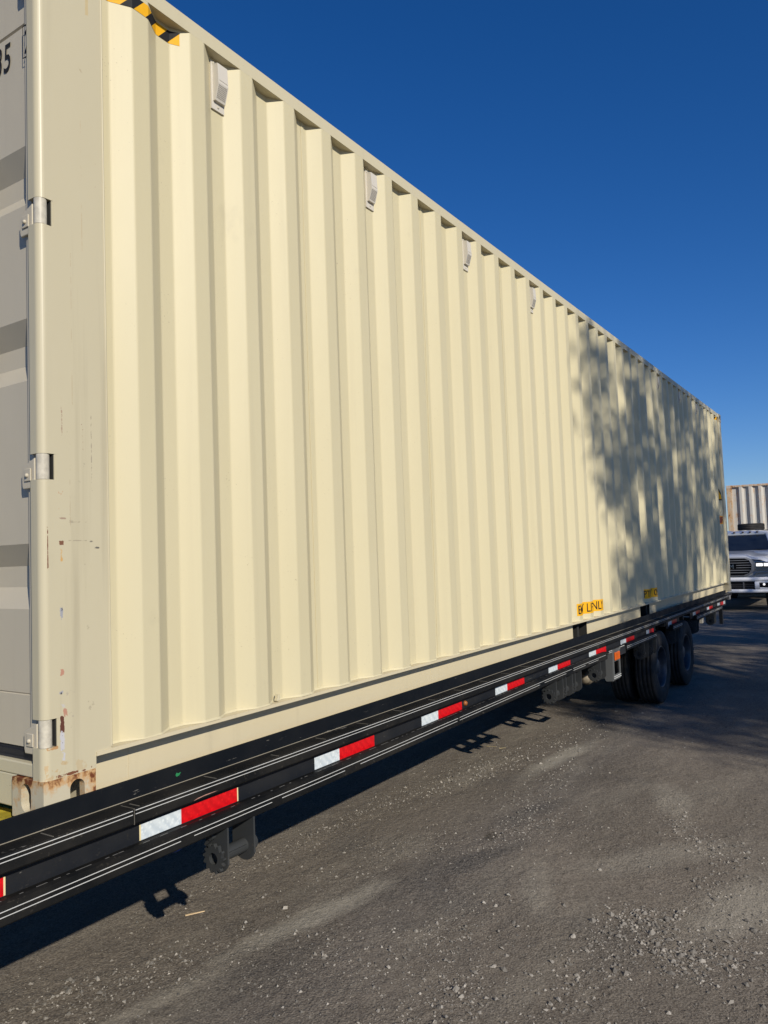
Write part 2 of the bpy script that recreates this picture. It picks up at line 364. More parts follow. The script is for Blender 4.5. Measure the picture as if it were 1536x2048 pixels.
marks = [(.021, .825, .0022, .075, RU, .33, 30, .95), (.068, .838, .010, .010, RU, .36, 60, .9), (.068, .80, .006, .035, (.55, .30, .08), .44, 30, .8), (.196, .822, .013, .004, DK, .40, 80, .8), (.178, .842, .012, .004, DK, .46, 90, .7),
         (.065, .625, .008, .028, BL, .40, 70, .9), (.067, .63, .004, .010, DK, .45, 90, .9), (.066, .438, .009, .014, RD, .42, 60, .8), (.061, .375, .010, .008, BL, .40, 60, .8), (.061, .374, .004, .005, DK, .35, 60, .9),
         (.064, .279, .0085, .030, (.10, .03, .02), .33, 40, .97), (.064, .215, .011, .060, (.50, .50, .54), .41, 50, .85), (.066, .22, .006, .05, DK, .60, 120, .9), (.075, .315, .010, .020, RD, .44, 50, .8), (.072, .335, .02, .010, (.48, .47, .48), .46, 50, .7),
         (.156, 2.43, .018, .030, (.36, .28, .18), .46, 30, .55), (.185, 2.67, .008, .06, (.50, .36, .15), .42, 20, .5), (.073, 1.24, .004, .10, (.33, .22, .16), .50, 60, .8), (.180, 1.14, .0028, .17, (.30, .25, .19), .46, 50, .8), (.147, 1.18, .006, .10, (.33, .22, .16), .57, 80, .8),
         (.066, .97, .012, .05, (.45, .22, .12), .53, 50, .8), (.071, .915, .022, .004, (.30, .2, .15), .40, 50, .8), (.13, .905, .05, .006, GR, .48, 40, .5), (.19, .39, .008, .04, BL, .50, 60, .7), (.13, .845, .07, .0025, GR, .46, 60, .6),
         (.112, 1.55, .0025, .40, (.42, .33, .21), .45, 12, .5), (.155, 2.05, .003, .35, (.45, .34, .2), .48, 9, .5), (.10, .98, .0028, .20, (.38, .30, .2), .47, 12, .5), (.11, .27, .06, .06, GR, .60, 18, .55), (.17, .33, .04, .07, GR, .60, 22, .5),
         (.04, .140, .07, .04, (.46, .29, .12), .50, 24, .5), (.10, .1235, .10, .0065, RU, .43, 45, .95), (.03, .212, .03, .007, (.42, .20, .06), .46, 45, .8), (.12, .145, .10, .03, (.46, .33, .17), .52, 30, .4), (.012, .14, .01, .05, (.5, .3, .12), .48, 30, .5), (.15, .62, .06, .35, GR, .62, 26, .45), (.12, 1.05, .08, .3, GR, .64, 40, .5), (.09, .35, .05, .18, (.33, .28, .24), .60, 45, .6), (.2, 2.2, .03, .5, (.40, .31, .2), .60, 14, .4)]
m_post = cream('cream_post_paint', marks=marks, base=(.515, .463, .325), streak=1.8, rough=.40)
m_cast = cream('cream_rusty_casting_paint', rust=.52, base=(.50, .45, .33), z_rust=(.118, .045), rough=.6)
m_casttop = cream('cream_casting_paint', rust=.35, base=(.52, .46, .33))
m_door = cream('cream_door_paint', base=(.505, .452, .350))
m_black = simple('black_rubber', (.018, .018, .022), .55, sc=20)
m_dark = simple('dark_inside', (.02, .02, .018), .9)
m_white = simple('white_vent_plastic', (.57, .53, .46), .5, vary=.04)
m_steel = simple('worn_steel_pin', (.50, .46, .37), .5, 0, vary=.2, sc=40)
CT = empty('shipping_container', (0, 0, HB)); tag(CT, 'cream forty foot corrugated high cube container strapped on the black flatbed trailer', 'container')

def side_panel(mir):
    m = MB(); f = (lambda y: CW-y) if mir else (lambda y: y)
    m.add([(x, f(y), z) for z in (ZL, ZT) for x, y in RP], [(i, i+1, i+1+len(RP), i+len(RP)) for i in range(len(RP)-1)])
    # weld and sealant along the foot
    dens = []
    for a, b in zip(RP, RP[1:]):
        k = max(1, int((b[0]-a[0])/.02)); dens += [(a[0]+(b[0]-a[0])*i/k, a[1]+(b[1]-a[1])*i/k) for i in range(k)]
    dens.append(RP[-1]); top_, bot_ = [], []
    for i, (x, y) in enumerate(dens):
        e = .5+1.1*float(vnoise(np.array([x*13.]), np.array([.5]), 3)[0])
        top_.append((x, f(y-.0008), ZL+.008*e)); bot_.append((x, f(y-.006*e-.001), ZL+.0006))
    m.grid([top_, bot_])
    for k in range(3, 42, 4):          # lapped sheet joints on the inner flats
        x = .517+.2782511*k+.037; m.box(x-.008, x+.008, f(DEP-.0025), f(DEP+.002), ZL+.008, ZT)
        m.tube((x-.008, f(DEP-.0015), ZL+.01), (x-.008, f(DEP-.0015), ZT), .002, n=6)
    return m
sp = link('side_wall', side_panel(False).mesh('side_wall', False), m_side, CT)
link('side_wall', side_panel(True).mesh('side_wall', False), m_side, CT)
# rails
for mir in (0, 1):
    f = (lambda y: CW-y) if mir else (lambda y: y)
    m = MB(); m.box(.178, 12.014, f(0), f(.06), ZT, CH-.001)
    if not mir:
        for x in (2.3, 4.7, 5.6, 7.9): m.box(x, x+.012, -.0015, .0, ZT+.002, ZT+.007)
    link('top_rail', m.mesh('top_rail'), m_rail, CT, bevel=.007)
    m = MB(); m.box(.183, 12.01, f(-.004), f(.07), ZL-.013, ZL)
    holes = [(4.83, 5.19), (6.93, 7.31)]; xs = [.18] + [v for h in holes for v in h] + [12.01]
    for a, b in zip(xs[::2], xs[1::2]): m.box(a, b, f(.070), f(.076), 0, ZL-.013)
    m.box(.18, 12.01, f(.07), f(.016), -.0, .006); m.box(.183, 12.0, f(.052), f(.070), ZL-.024, ZL-.0135)
    for x in (.36, 2.45, 9.8): m.box(x, x+.004, f(.0685), f(.07), .006, ZL-.013)
    br = link('bottom_rail', m.mesh('bottom_rail'), m_web, CT)
    for (a, b) in holes:
        m = MB(); d = f(.9) if not mir else f(.9)
        m.add([(a, f(.072), .008), (b, f(.072), .008), (b, f(.072), ZL-.014), (a, f(.072), ZL-.014), (a, d, .008), (b, d, .008), (b, d, ZL-.014), (a, d, ZL-.014)], [(0, 1, 5, 4), (1, 2, 6, 5), (2, 3, 7, 6), (3, 0, 4, 7), (4, 5, 6, 7)])
        link('forklift_pocket', m.mesh('forklift_pocket'), m_dark, br)
# roof, floor, far end
m = MB(); rows = []
for i in range(0, 120):
    x = .05+i*.1016; z = CH-.012-(.018 if i % 2 else 0); rows.append([(x, .055, z), (x, CW-.055, z)])
m.grid(rows, False); link('roof', m.mesh('roof', False), m_rail, CT)
m = MB(); m.box(.06, 12.13, .09, CW-.09, .12, .15)
for i in range(36): m.box(.5+i*.32, .545+i*.32, .085, CW-.085, .004, .119)
link('floor', m.mesh('floor'), m_dark, CT)
m = MB(); pts = [(.2+i*.125, (0, .045)[(i//2) % 2]) for i in range(17)]
m.add([(12.175-d, y, z) for z in (.14, 2.80) for y, d in pts], [(i, i+1, i+18, i+17) for i in range(16)])
m.box(12.12, 12.185, .17, CW-.17, .0, .16); m.box(12.12, 12.185, .17, CW-.17, 2.78, 2.89)
link('end_wall', m.mesh('end_wall'), m_side, CT)
# corner castings
def oval(cx, cz, w_, h_, n=24):
    out = []
    for i in range(n):
        a = 2*math.pi*i/n; x, z = math.cos(a), math.sin(a)
        r = min(w_, h_)/2; ex, ez = w_/2-r, h_/2-r
        out.append((cx+x*r+(ex if x > 0 else -ex), cz+z*r+(ez if z > 0 else -ez)))
    return out
def rect(x0, x1, z0, z1, cx, cz, n=24):
    out = []
    for i in range(n):
        a = 2*math.pi*i/n; dx, dz = math.cos(a), math.sin(a); tt = []
        if dx > 1e-9: tt.append((x1-cx)/dx)
        if dx < -1e-9: tt.append((x0-cx)/dx)
        if dz > 1e-9: tt.append((z1-cz)/dz)
        if dz < -1e-9: tt.append((z0-cz)/dz)
        k = min(tt); out.append((cx+dx*k, cz+dz*k))
    # snap nearest samples to corners
    for c_ in ((x0, z0), (x0, z1), (x1, z0), (x1, z1)):
        j = min(range(n), key=lambda q: (out[q][0]-c_[0])**2+(out[q][1]-c_[1])**2); out[j] = c_
    return out
def casting(z0, z1, side_hole, front_hole, mapf):
    m = MB()
    def plate(P3, r_, o_, depth):
        n = len(o_); vs = [P3(u, v, 0) for u, v in r_]+[P3(u, v, 0) for u, v in o_]+[P3(u, v, depth) for u, v in o_]
        m.add(vs, [(i, (i+1) % n, (i+1) % n+n, i+n) for i in range(n)]+[(i+n, (i+1) % n+n, (i+1) % n+2*n, i+2*n) for i in range(n)])
    X1, Y1, P_ = .178, .162, -.003
    cx, cz, w_, h_ = side_hole; plate(lambda u, v, d: mapf(u, P_+d, v), rect(P_, X1, z0, z1, cx, cz), oval(cx, cz, w_, h_), .026)
    cy, cz, w_, h_ = front_hole; plate(lambda u, v, d: mapf(P_+d, u, v), rect(P_, Y1, z0, z1, cy, cz), oval(cy, cz, w_, h_), .026)
    q = [mapf(x, y, z) for z in (z0, z1) for y in (P_, Y1) for x in (P_, X1)]
    m.add(q, [(0, 2, 3, 1), (4, 5, 7, 6), (2, 6, 7, 3), (1, 3, 7, 5)])
    return m
for (ex, ey) in ((0, 0), (0, 1), (1, 0), (1, 1)):
    mf = lambda x, y, z, ex=ex, ey=ey: (CL-x if ex else x, CW-y if ey else y, z)
    link('corner_casting', casting(-.001, .118, (.112, .058, .052, .088), (.088, .062, .052, .086), mf).mesh('corner_casting'), m_cast if not ex else m_casttop, CT)
    link('corner_casting', casting(2.776, 2.902, (.100, 2.84, .09, .05), (.088, 2.84, .06, .07), mf).mesh('corner_casting'), m_casttop, CT, bevel=.006)
# corner posts
def post_prof(x1, y1=.055, r=.024):
    return [(0, y1)] + [(r-r*math.cos(a), r-r*math.sin(a)) for a in [math.pi/2*i/8 for i in range(9)]] + [(x1, 0), (x1, y1)]
cuts = [(.216, .301), (1.035, 1.116), (1.845, 1.93), (2.655, 2.74)]
for ey in (0, 1):
    f = (lambda y: CW-y) if ey else (lambda y: y)
    m = MB(); segs = [(.118, .1655, .183), (.1655, cuts[0][0], .24)] + [(a[1], b[0], .24) for a, b in zip(cuts, cuts[1:])] + [(cuts[-1][1], 2.776, .24)]
    for z0, z1, x1 in segs: m.prism([(x, f(y)) for x, y in post_prof(x1)], z0, z1, 'z')
    for z0, z1 in cuts:
        m.prism([(.052, f(0)), (.24, f(0)), (.24, f(.055)), (.052, f(.055))], z0, z1, 'z')
        m.box(.046, .052, f(.001), f(.055), z0, z1)
    m.tube((.2415, f(.0005), .175), (.2415, f(.0005), 2.77), .0032, n=8)
    o = link('corner_post', m.mesh('corner_post'), m_post, CT)
    for z0, z1 in cuts: link('hinge_recess', MB().prism([(.043, f(.004)), (.0455, f(.004)), (.0455, f(.0545)), (.034, f(.0545)), (.034, f(.05)), (.043, f(.05))], z0+.001, z1-.001, 'z').mesh('hinge_recess'), m_dark, o)
for a in (0, CW-.07): link('corner_post', MB().box(12.0, 12.19, a, a+.07, .118, 2.776).mesh('corner_post'), m_rail, CT, bevel=.01)
# door end
m = MB(); m.box(.012, .10, .163, CW-.163, .018, .120); m.box(.010, .10, .055, CW-.055, .1205, .162)
link('door_sill', m.mesh('door_sill'), m_rail, CT, bevel=.004)
m = MB(); m.box(.012, .12, .16, CW-.16, 2.74, CH-.002); link('door_header', m.mesh('door_header'), m_rail, CT, bevel=.004)
zc = [(2.72, .026), (2.555, .026), (2.549, .034), (2.543, .026), (2.138, .026), (2.063, .062), (1.995, .062), (1.94, .026), (1.565, .026), (1.492, .062), (1.425, .062), (1.362, .026), (.840, .026), (.770, .062), (.702, .062), (.634, .026), (.372, .026), (.369, .030), (.366, .024), (.206, .024)]
for k in (0, 1):
    f = (lambda y: CW-y) if k else (lambda y: y)
    m = MB(); pr = [(x, z) for z, x in zc]
    m.add([(x, f(y), z) for y in (.092, 1.16) for x, z in pr], [(i, i+1, i+1+len(pr), i+len(pr)) for i in range(len(pr)-1)])
    D = link('door', m.mesh('door', False), m_door, CT)
    m = MB()
    for a, b in ((.056, .0925), (1.15, 1.215)): m.prism([(.058, f(a)), (.018, f(a)), (.014, f(a+.004)), (.014, f(b-.006)), (.024, f(b)), (.058, f(b))], .207, 2.73, 'z')
    link('door_frame', m.mesh('door_frame'), m_door, D)
    m = MB(); m.box(.030, .058, f(.050), f(1.217), .163, .206); m.box(.026, .0305, f(.050), f(1.217), .176, .192)
    link('door_gasket', m.mesh('door_gasket'), m_black, D)
    for z0, z1 in cuts:
        zz = (z0+z1)/2-.03
        m = MB(); m.prism([(f(.040), zz-.035), (f(.104), zz-.035), (f(.108), zz-.02), (f(.108), zz+.03), (f(.078), zz+.045), (f(.040), zz+.06)], .004, .014, 'x')
        h = link('hinge', m.mesh('hinge'), m_door, D, bevel=.003)
        m = MB(); m.box(.000, .004, f(.056), f(.09), zz-.012, zz+.028); m.sphere((-.001, f(.073), zz+.006), .007, 6)
        link('hinge_bolt', m.mesh('hinge_bolt'), m_door, h, bevel=.002)
        m = MB(); m.tube((.020, f(.021), z0+.001), (.020, f(.021), z1-.001), .0195, n=20)
        link('hinge_pin', m.mesh('hinge_pin'), m_steel, h)
    for yy in (.42, .95):
        m = MB(); m.tube((-.005, f(yy), .14), (-.005, f(yy), 2.78), .017, n=14)
        for z_ in (.35, .9, 1.5, 2.1, 2.6): m.box(-.028, .024, f(yy-.03), f(yy+.03), z_, z_+.05)
        m.box(-.03, -.018, f(yy-.02), f(yy+.3), 1.18, 1.21)
        link('lock_rod', m.mesh('lock_rod'), m_steel, D)
# conforming decals
def conform(me_or_mb, off, breaks=BX):
    bm = bmesh.new(); bm.from_mesh(me_or_mb)
    x0 = min(v.co.x for v in bm.verts); x1 = max(v.co.x for v in bm.verts)
    for b in breaks:
        if x0 < b < x1: bmesh.ops.bisect_plane(bm, geom=bm.verts[:]+bm.edges[:]+bm.faces[:], plane_co=(b, 0, 0), plane_no=(1, 0, 0))
    for v in bm.verts: v.co.y = py_(v.co.x)-off
    bm.to_mesh(me_or_mb); bm.free(); return me_or_mb
m_yel = simple('yellow_decal', (.74, .38, .012), .6, vary=.05, sc=30, spec=.2)
m_blk = simple('black_decal', (.016, .016, .018), .65, vary=.05, spec=.2)
m_red = simple('dark_red_decal', (.28, .02, .01), .4, vary=.05)
def flat(polys):
    m = MB()
    for p in polys: m.add([(x, 0, z) for x, z in p], [tuple(range(len(p)))])
    return m.mesh('d', False)
for (a, b, lb) in ((.245, .616, None), (11.60, 11.99, None)):
    st = link('hazard_stripe', conform(flat([[(a, 2.771), (b, 2.771), (b, 2.822), (a, 2.822)]]), .0012), m_yel, CT)
    q = []; x = a-.003
    while x < b:
        p = [(x, 2.771), (x+.043, 2.771), (x+.088, 2.822), (x+.045, 2.822)]
        lo, hi = a, b
        if x+.088 <= hi+.005: q.append([(max(lo, u), v) for u, v in p])
        x += .096
    if q: link('stripe_band', conform(flat(q), .0018), m_blk, st)
def sign(x0, x1, z0, z1, txt, mat, tm, h=None, condense=None):
    s_ = link('decal', conform(flat([[(x0, z0), (x1, z0), (x1, z1), (x0, z1)]]), .0012), mat, CT)
    me = text_mesh(txt, 1., bold=.008); co = np.array([v.co for v in me.vertices]); mn, mx = co.min(0), co.max(0)
    pad = (z1-z0)*.13
    for v in me.vertices:
        u = (v.co.x-mn[0])/(mx[0]-mn[0]); q = (v.co.y-mn[1])/(mx[1]-mn[1])
        v.co = (x0+pad+u*(x1-x0-2*pad), 0, z0+pad+q*(z1-z0-2*pad))
    link('lettering', conform(me, .0020), tm, s_)
sign(4.80, 5.452, .212, .312, 'EMPTY LIFT ONLY', m_yel, m_blk)
sign(6.875, 7.53, .212, .312, 'EMPTY LIFT ONLY', m_yel, m_blk)
def tri(cx, z0, w_, h_): return [(cx-w_/2, z0), (cx+w_/2, z0), (cx, z0+h_)]
s_ = link('warning_triangle', conform(flat([tri(11.70, 1.47, .30, .26)]), .0012), m_blk, CT)
link('triangle_face', conform(flat([tri(11.70, 1.49, .23, .20)]), .0020), m_yel, s_)
sign(11.52, 11.90, 1.09, 1.22, 'AR', simple('orange_decal', (.85, .33, .01), .4, vary=.05), m_red)
# door numbers
def door_text(txt, y_left, z0, w_, h_, x=.0235, slant=.0):
    me = text_mesh(txt, 1., bold=.004); co = np.array([v.co for v in me.vertices]); mn, mx = co.min(0), co.max(0)
    for v in me.vertices:
        u = (v.co.x-mn[0])/(mx[0]-mn[0]); q = (v.co.y-mn[1])/(mx[1]-mn[1]); v.co = (x, y_left-u*w_-slant*q, z0+q*h_)
    return me
D0 = [o for o in CT.children if o.name.startswith('door') and 'sill' not in o.name and 'header' not in o.name][0]
link('lettering', door_text('35', .276, 2.425, .088, .098, slant=.006), m_blk, D0)
link('lettering', door_text('2', .0895, 2.434, .036, .080, x=.0125, slant=.004), m_blk, D0)
m = MB()
for a, b, c_, d in ((.0955, .0965, 2.42, 2.53), (.038, .0955, 2.528, 2.53), (.038, .0955, 2.42, 2.422)): m.box(.0120, .0135, a, b, c_, d)
link('check_digit_box', m.mesh('check_digit_box'), m_blk, D0)
# vents
grv = MB(); 
def vent_parts():
    b = MB(); b.box(0, .070, DEP-.008, DEP-.001, 0, .205)
    b.prism([(DEP-.008, .190), (.006, .184), (.002, .10), (.022, .034), (DEP-.008, .034)], .008, .064, 'x')
    b.box(.012, .060, .001, .0035, .112, .1125)
    s_ = MB()
    s_.sphere((0, 0, 0), .0055, 6, (1, .6, 1))
    g_ = MB()
    for i in range(7):
        for j in range(8):
            t0 = .10+.8*j/8; x = .012+.048*i/7
            def P(u, v): return (u, .002+.020*v-.0008, .10-.066*v-.0003)
            g_.add([P(x, t0), P(x+.0045, t0), P(x+.0045, t0+.055), P(x, t0+.055)], [(0, 1, 2, 3)])
    return b.mesh('vent'), s_.mesh('screws'), g_.mesh('grille', False)
vb, vs_, vg = vent_parts(); m_gr = simple('vent_mesh_holes', (.20, .18, .15), .7)
for k in (1, 5, 9, 13, 27, 31, 35):
    x = .517+.2782511*k-.0
    v = link('vent', vb, None, CT, loc=(x, 0, 2.616), bevel=.0015); 
    if k == 1: vb.materials.append(m_white); vs_.materials.append(m_steel); vg.materials.append(m_gr)
    link('grille', vg, None, v)
    for sx, sz in ((.012, .196), (.058, .196), (.035, .016)): link('screw', vs_, None, v, (sx, DEP-.009, sz))
link('weld_nub', MB().prism([(1.062, ZL+.006), (1.076, ZL+.004), (1.080, ZL+.03), (1.074, ZL+.034)], .006, .026, 'y').mesh('weld_nub'), m_rail, CT, bevel=.002)
# ------------------------------------------------------------------ FLATBED TRAILER
TLOC = Vector((4.5, 1.22, 0)); TO = Vector((0, 0, HB))-TLOC
TR = empty('flatbed_trailer', TLOC); tag(TR, 'black flatbed trailer with red and white reflective tape carrying the cream container', 'trailer')
m_bp = black_paint('black_frame_paint'); m_bp2 = black_paint('black_lip_paint', (.004, .0055, .008), amt=.10, rough=.55)
m_ledge = black_paint('dusty_ledge_paint', (.005, .0055, .006), amt=.45, rough=.55)
m_under = simple('underframe_black', (.010, .010, .011), .6)
m_bead = simple('pale_bead', (.52, .52, .49), .5, .0, vary=.1, sc=30)  # even pale grey for the thin beads along the black rails
m_plate = black_paint('winch_paint', (.034, .037, .039), amt=.4, rough=.5, scr=False)
X0, X1 = -3.2, 11.45
def part(name, mb, mat, parent=TR, bevel=0, fix=True, seg=2): return link(name, mb.mesh(name, fix), mat, parent, TO if parent is TR else (0, 0, 0), bevel, seg)
part('deck_lip', MB().box(-3.2, 11.6, -.0115, -.002, -.015, .050), m_bp2, bevel=.002)
UR = part('upper_rail', MB().prism([(-.0115, -.0165), (-.091, -.0165), (-.095, -.0205), (-.095, -.062), (-.091, -.067), (-.041, -.067), (-.0115, -.05)], X0, X1, 'x'), m_ledge)
def beads(parent, zs, spans, y=-.095, r=.0014):
    m = MB()
    for z, sp_ in zip(zs, spans):
        for a, b in sp_: m.tube((a, y, z), (b, y, z), r, n=10)
    return part('trim_bead', m, m_bead, parent)
beads(UR, (-.0225, -.0345), ([(X0, .245), (.256, 4.95), (4.96, 8.9), (8.93, 11.3)],)*2)
m = MB(); x = -1.0
while x < 8.5:
    m.box(x, x+.0035, -.088, -.03+random.uniform(-.02, .01), -.0167, -.0150); x += random.uniform(.30, .34)
for xx in (.25, 4.955): m.box(xx, xx+.0018, -.0965, -.03, -.066, -.0155)
part('weld_mark', m, simple('pale_weld', (.13, .12, .10), .5), UR)
m = MB(); m.tube((-3, -.0125, -.0145), (8.7, -.0125, -.0145), .0016, n=6); part('lip_weld', m, simple('dusty_weld_line', (.26, .23, .17), .6), UR)
WB = part('side_channel', MB().box(X0, 6.93, -.05, -.04, -.20, -.02).box(7.52, 8.16, -.05, -.04, -.16, -.02).box(8.76, 11.33, -.05, -.04, -.16, -.02), m_bp)
lo_spans = [(X0, 5.20), (5.79, 6.88), (7.64, 8.10), (8.93, 10.75)]
lz = lambda x: float(np.interp(x, [0, 1.2, 4], [0, 0, .018]))
for k, (a, b) in enumerate(lo_spans):
    m = MB(); st = [a]+[v for v in (1.2, 4.0) if a < v < b]+[b]
    for p, q in zip(st, st[1:]):
        za, zb = lz(p), lz(q); pr = [(-.0405, -.146), (-.082, -.141), (-.095, -.146), (-.095, -.201), (-.090, -.206), (-.0405, -.206)]
        n = len(pr); vs = [(p, y, z+za) for y, z in pr]+[(q, y, z+zb) for y, z in pr]
        m.add(vs, [(i, (i+1) % n, (i+1) % n+n, i+n) for i in range(n)])
        if p == a: m.add(vs[:n], [tuple(range(n))])
        if q == b: m.add(vs[n:], [tuple(range(n))])
    LR = part('lower_rail', m, m_ledge)
    if k == 0:
        m = MB()
        sp1 = [(X0, 1.2), (1.2, 1.92), (1.925, 2.45), (2.47, 4.0), (4.0, 4.3), (4.34, 5.15)]; sp2 = [(X0, .44), (.50, .90), (.96, 1.2), (1.2, 1.38), (1.5, 2.44), (2.47, 3.66), (3.75, 4.0), (4.0, 4.18), (4.34, 4.62), (4.70, 4.95)]
        for z, sps in ((-.165, sp1), (-.1795, sp2)):
            for p, q in sps: m.tube((p, -.095, z+lz(p)), (q, -.095, z+lz(q)), .0014, n=10)
        part('trim_bead', m, m_bead, LR)
        m = MB(); x = -.6                      # chipped edge of the lower flange
        while x < 5:
            l = random.uniform(.004, .035); 
            m.box(x, x+l, -.0812, -.0785, -.1418+lz(x), -.1404+lz(x)); x += l+random.expovariate(1/.028)
        part('chipped_edge', m, simple('chipped_paint', (.15, .145, .135), .6), LR)
    else: beads(LR, (-.165+.018, -.1795+.018), ([(a, b)],)*2, r=.0018)
# reflective tape
def tape_mat(name, c, c2):
    t = NT(name); v = t.n('ShaderNodeTexVoronoi', feature='F1'); t.l(t.map((1, 1, 1)), v.inputs['Vector']); v.inputs['Scale'].default_value = 75
    wv = t.n('ShaderNodeTexWave', wave_type='BANDS', bands_direction='DIAGONAL'); t.l(t.map((1, 1, 1)), wv.inputs['Vector']); wv.inputs['Scale'].default_value = 14; wv.inputs['Distortion'].default_value = 3
    f = t.math('MULTIPLY', t.ramp(v.outputs['Distance'], .1, .5), t.ramp(wv.outputs['Fac'], 0, 1, .5, 1))
    t.col(t.mix(f, c, c2)); t.rough(.28); return t.m
tw = tape_mat('white_tape', (.74, .79, .80), (.52, .58, .62)); tr_ = tape_mat('red_tape', (.74, .008, .012), (.52, .004, .008)); ty = simple('tape_edge', (.75, .63, .35), .5)
TP = [(-.608, -.151), (.305, .762), (1.224, 1.681), (2.128, 2.585), (3.04, 3.497), (3.946, 4.403), (4.852, 5.309), (5.75, 6.207), (6.66, 7.0-.05), (7.60, 8.02), (8.92, 9.36), (9.82, 10.25), (10.62, 11.25)]
for (a, b) in TP:
    f_ = (b-a)*.389 if b < 11 else .2; z0, z1 = -.1415, -.0905; dz = .004 if a > 2.9 else 0
    z0 += dz; z1 += dz
    part('reflective_tape', MB().box(a+(.006 if .2 < a < .4 else 0), a+f_, -.0512, -.0503, z0, z1), tw)
    e = b-.006 if a < .9 else b
    part('reflective_tape', MB().box(a+f_+.0004, min(e, a+f_+.28), -.0512, -.0503, z0, z1), tr_)
    if .2 < a < .4: part('tape_edge', MB().box(a, a+.006, -.0512, -.0503, z0, z1), ty)
    if a < .9: part('tape_edge', MB().box(e+.0003, b, -.0512, -.0503, z0, z1), ty)
    if b > 11: part('reflective_tape', MB().box(b-.14, b, -.0512, -.0503, z0, z1), tw)
part('primer_scrape', MB().prism([(.50, -.062), (.545, -.0585), (.60, -.058), (.615, -.0565), (.56, -.0555), (.52, -.0575)], -.0956, -.0950, 'y'), simple('pink_primer', (.42, .22, .17), .6, vary=.4, sc=80))
part('paint_fleck', MB().prism([(.50, .010), (.512, .012), (.520, .022), (.508, .020), (.500, .024), (.495, .016)], -.0122, -.0116, 'y'), simple('green_fleck', (.02, .20, .07), .5))
# deck and frame
m_deck = simple('worn_deck_plate', (.10, .095, .085), .65, vary=.4, sc=5)
part('deck', MB().box(.155, 12.2, .0, 2.44, -.05, -.020), m_deck)
part('deck_board', MB().box(-.32, .068, .0, 2.44, -.06, -.021), simple('yellow_painted_board', (.42, .33, .03), .6, vary=.5, sc=18))
part('deck_board', MB().box(.070, .125, .0, 2.44, -.06, -.021), simple('green_painted_board', (.03, .14, .07), .6, vary=.5, sc=22))
part('deck', MB().box(-3.2, -.33, .0, 2.44, -.05, -.020), m_deck)
m = MB()
for y in (.72, 1.60): m.box(-3.2, 11.8, y, y+.12, -.36, -.345); m.box(-3.2, 11.8, y+.054, y+.066, -.345, -.062); m.box(-3.2, 11.8, y, y+.12, -.062, -.051)
part('main_beam', m, m_under)
m = MB()
for i in range(32): x = -3.1+i*.46; m.box(x, x+.05, -.039, 2.48, -.13, -.063)
part('crossmember', m, m_under)
part('far_rail', MB().box(X0, X1, 2.455, 2.54, -.2, -.02), m_bp)
part('tail_beam', MB().prism([(11.5, -.10), (12.16, -.075), (12.26, -.03), (12.24, -.022), (11.5, -.022)], -.002, 2.45, 'y'), m_bp, bevel=.005)
part('rail_end_cap', MB().box(11.36, 11.47, -.10, -.03, -.085, -.022), simple('grey_scuffed_cap', (.22, .21, .20), .5), bevel=.006)
# amber side lamps and the guard with its window
m_amb = NT('amber_lens').set(Base_Color=(.75, .13, .008), Roughness=.25).m
m = MB(); m.lathe([(.0, -.0135), (.008, -.0135), (.013, -.009), (.015, 0)], (2.625, -.0505, -.108), 'y', 20); part('marker_lamp', m, simple('dusty_amber', (.30, .10, .025), .4))
m_guard = black_paint('guard_grey_paint', (.10, .105, .105), amt=.3, rough=.5, scr=False)
m = MB(); m.box(5.33, 5.36, -.10, -.092, -.385, -.125).box(5.515, 5.545, -.10, -.092, -.385, -.125).box(5.36, 5.515, -.10, -.092, -.232, -.125).box(5.36, 5.515, -.10, -.092, -.385, -.345)
m.prism([(-.10, -.15), (-.092, -.385), (-.10, -.395), (-.035, -.40), (.0, -.34), (-.0, -.15)], 5.322, 5.3295, 'x'); m.box(5.33, 5.545, -.092, -.03, -.395, -.387)
G = part('light_guard', m, m_guard)
part('trim_bead', MB().tube((5.335, -.1005, -.360), (5.545, -.1005, -.360), .003, n=8).tube((5.335, -.1005, -.376), (5.545, -.1005, -.376), .003, n=8).tube((5.24, -.0965, -.128), (5.70, -.0965, -.128), .0026, n=8).tube((5.24, -.0965, -.141), (5.56, -.0965, -.141), .0026, n=8), m_bead, G)
part('marker_lamp', MB().box(5.365, 5.51, -.112, -.1005, -.222, -.152), m_amb, G, bevel=.006)
part('hinge_block', MB().box(5.56, 5.78, -.085, -.04, -.205, -.13), m_under)
# winches
def gear(n, r0, r1, rh, a0, a1):
    m = MB(); o, i_ = [], []
    for k in range(n):
        for (f_, r) in ((0, r0), (.15, r1), (.38, r1*.985), (.95, r0)):
            a = 2*math.pi*(k+f_)/n; o.append((r*math.cos(a), r*math.sin(a))); i_.append((rh*math.cos(a), rh*math.sin(a)))
    N_ = len(o); vs = [(a0, *p) for p in o]+[(a0, *p) for p in i_]+[(a1, *p) for p in o]+[(a1, *p) for p in i_]
    fs = []
    for q in range(N_):
        w_ = (q+1) % N_; fs += [(q, w_, w_+N_, q+N_), (q+2*N_, q+3*N_, w_+3*N_, w_+2*N_), (q, q+2*N_, w_+2*N_, w_), (q+N_, w_+N_, w_+3*N_, q+3*N_)]
    return m.add(vs, fs)
def winch_plate(x, w_=.145):
    pr = [(-.055, .112), (.058, .112), (.058, -.02)] + [(.0+.058*math.cos(a), -.0+.056*math.sin(a)) for a in [-math.pi*.12-math.pi*.76*i/8 for i in range(9)]] + [(-.055, -.02)]
    return MB().prism(pr, x, x+.008, 'x')
pr_me = winch_plate(0).mesh('bracket'); ge_me = gear(13, .041, .053, .021, -.020, -.006).mesh('ratchet_wheel')
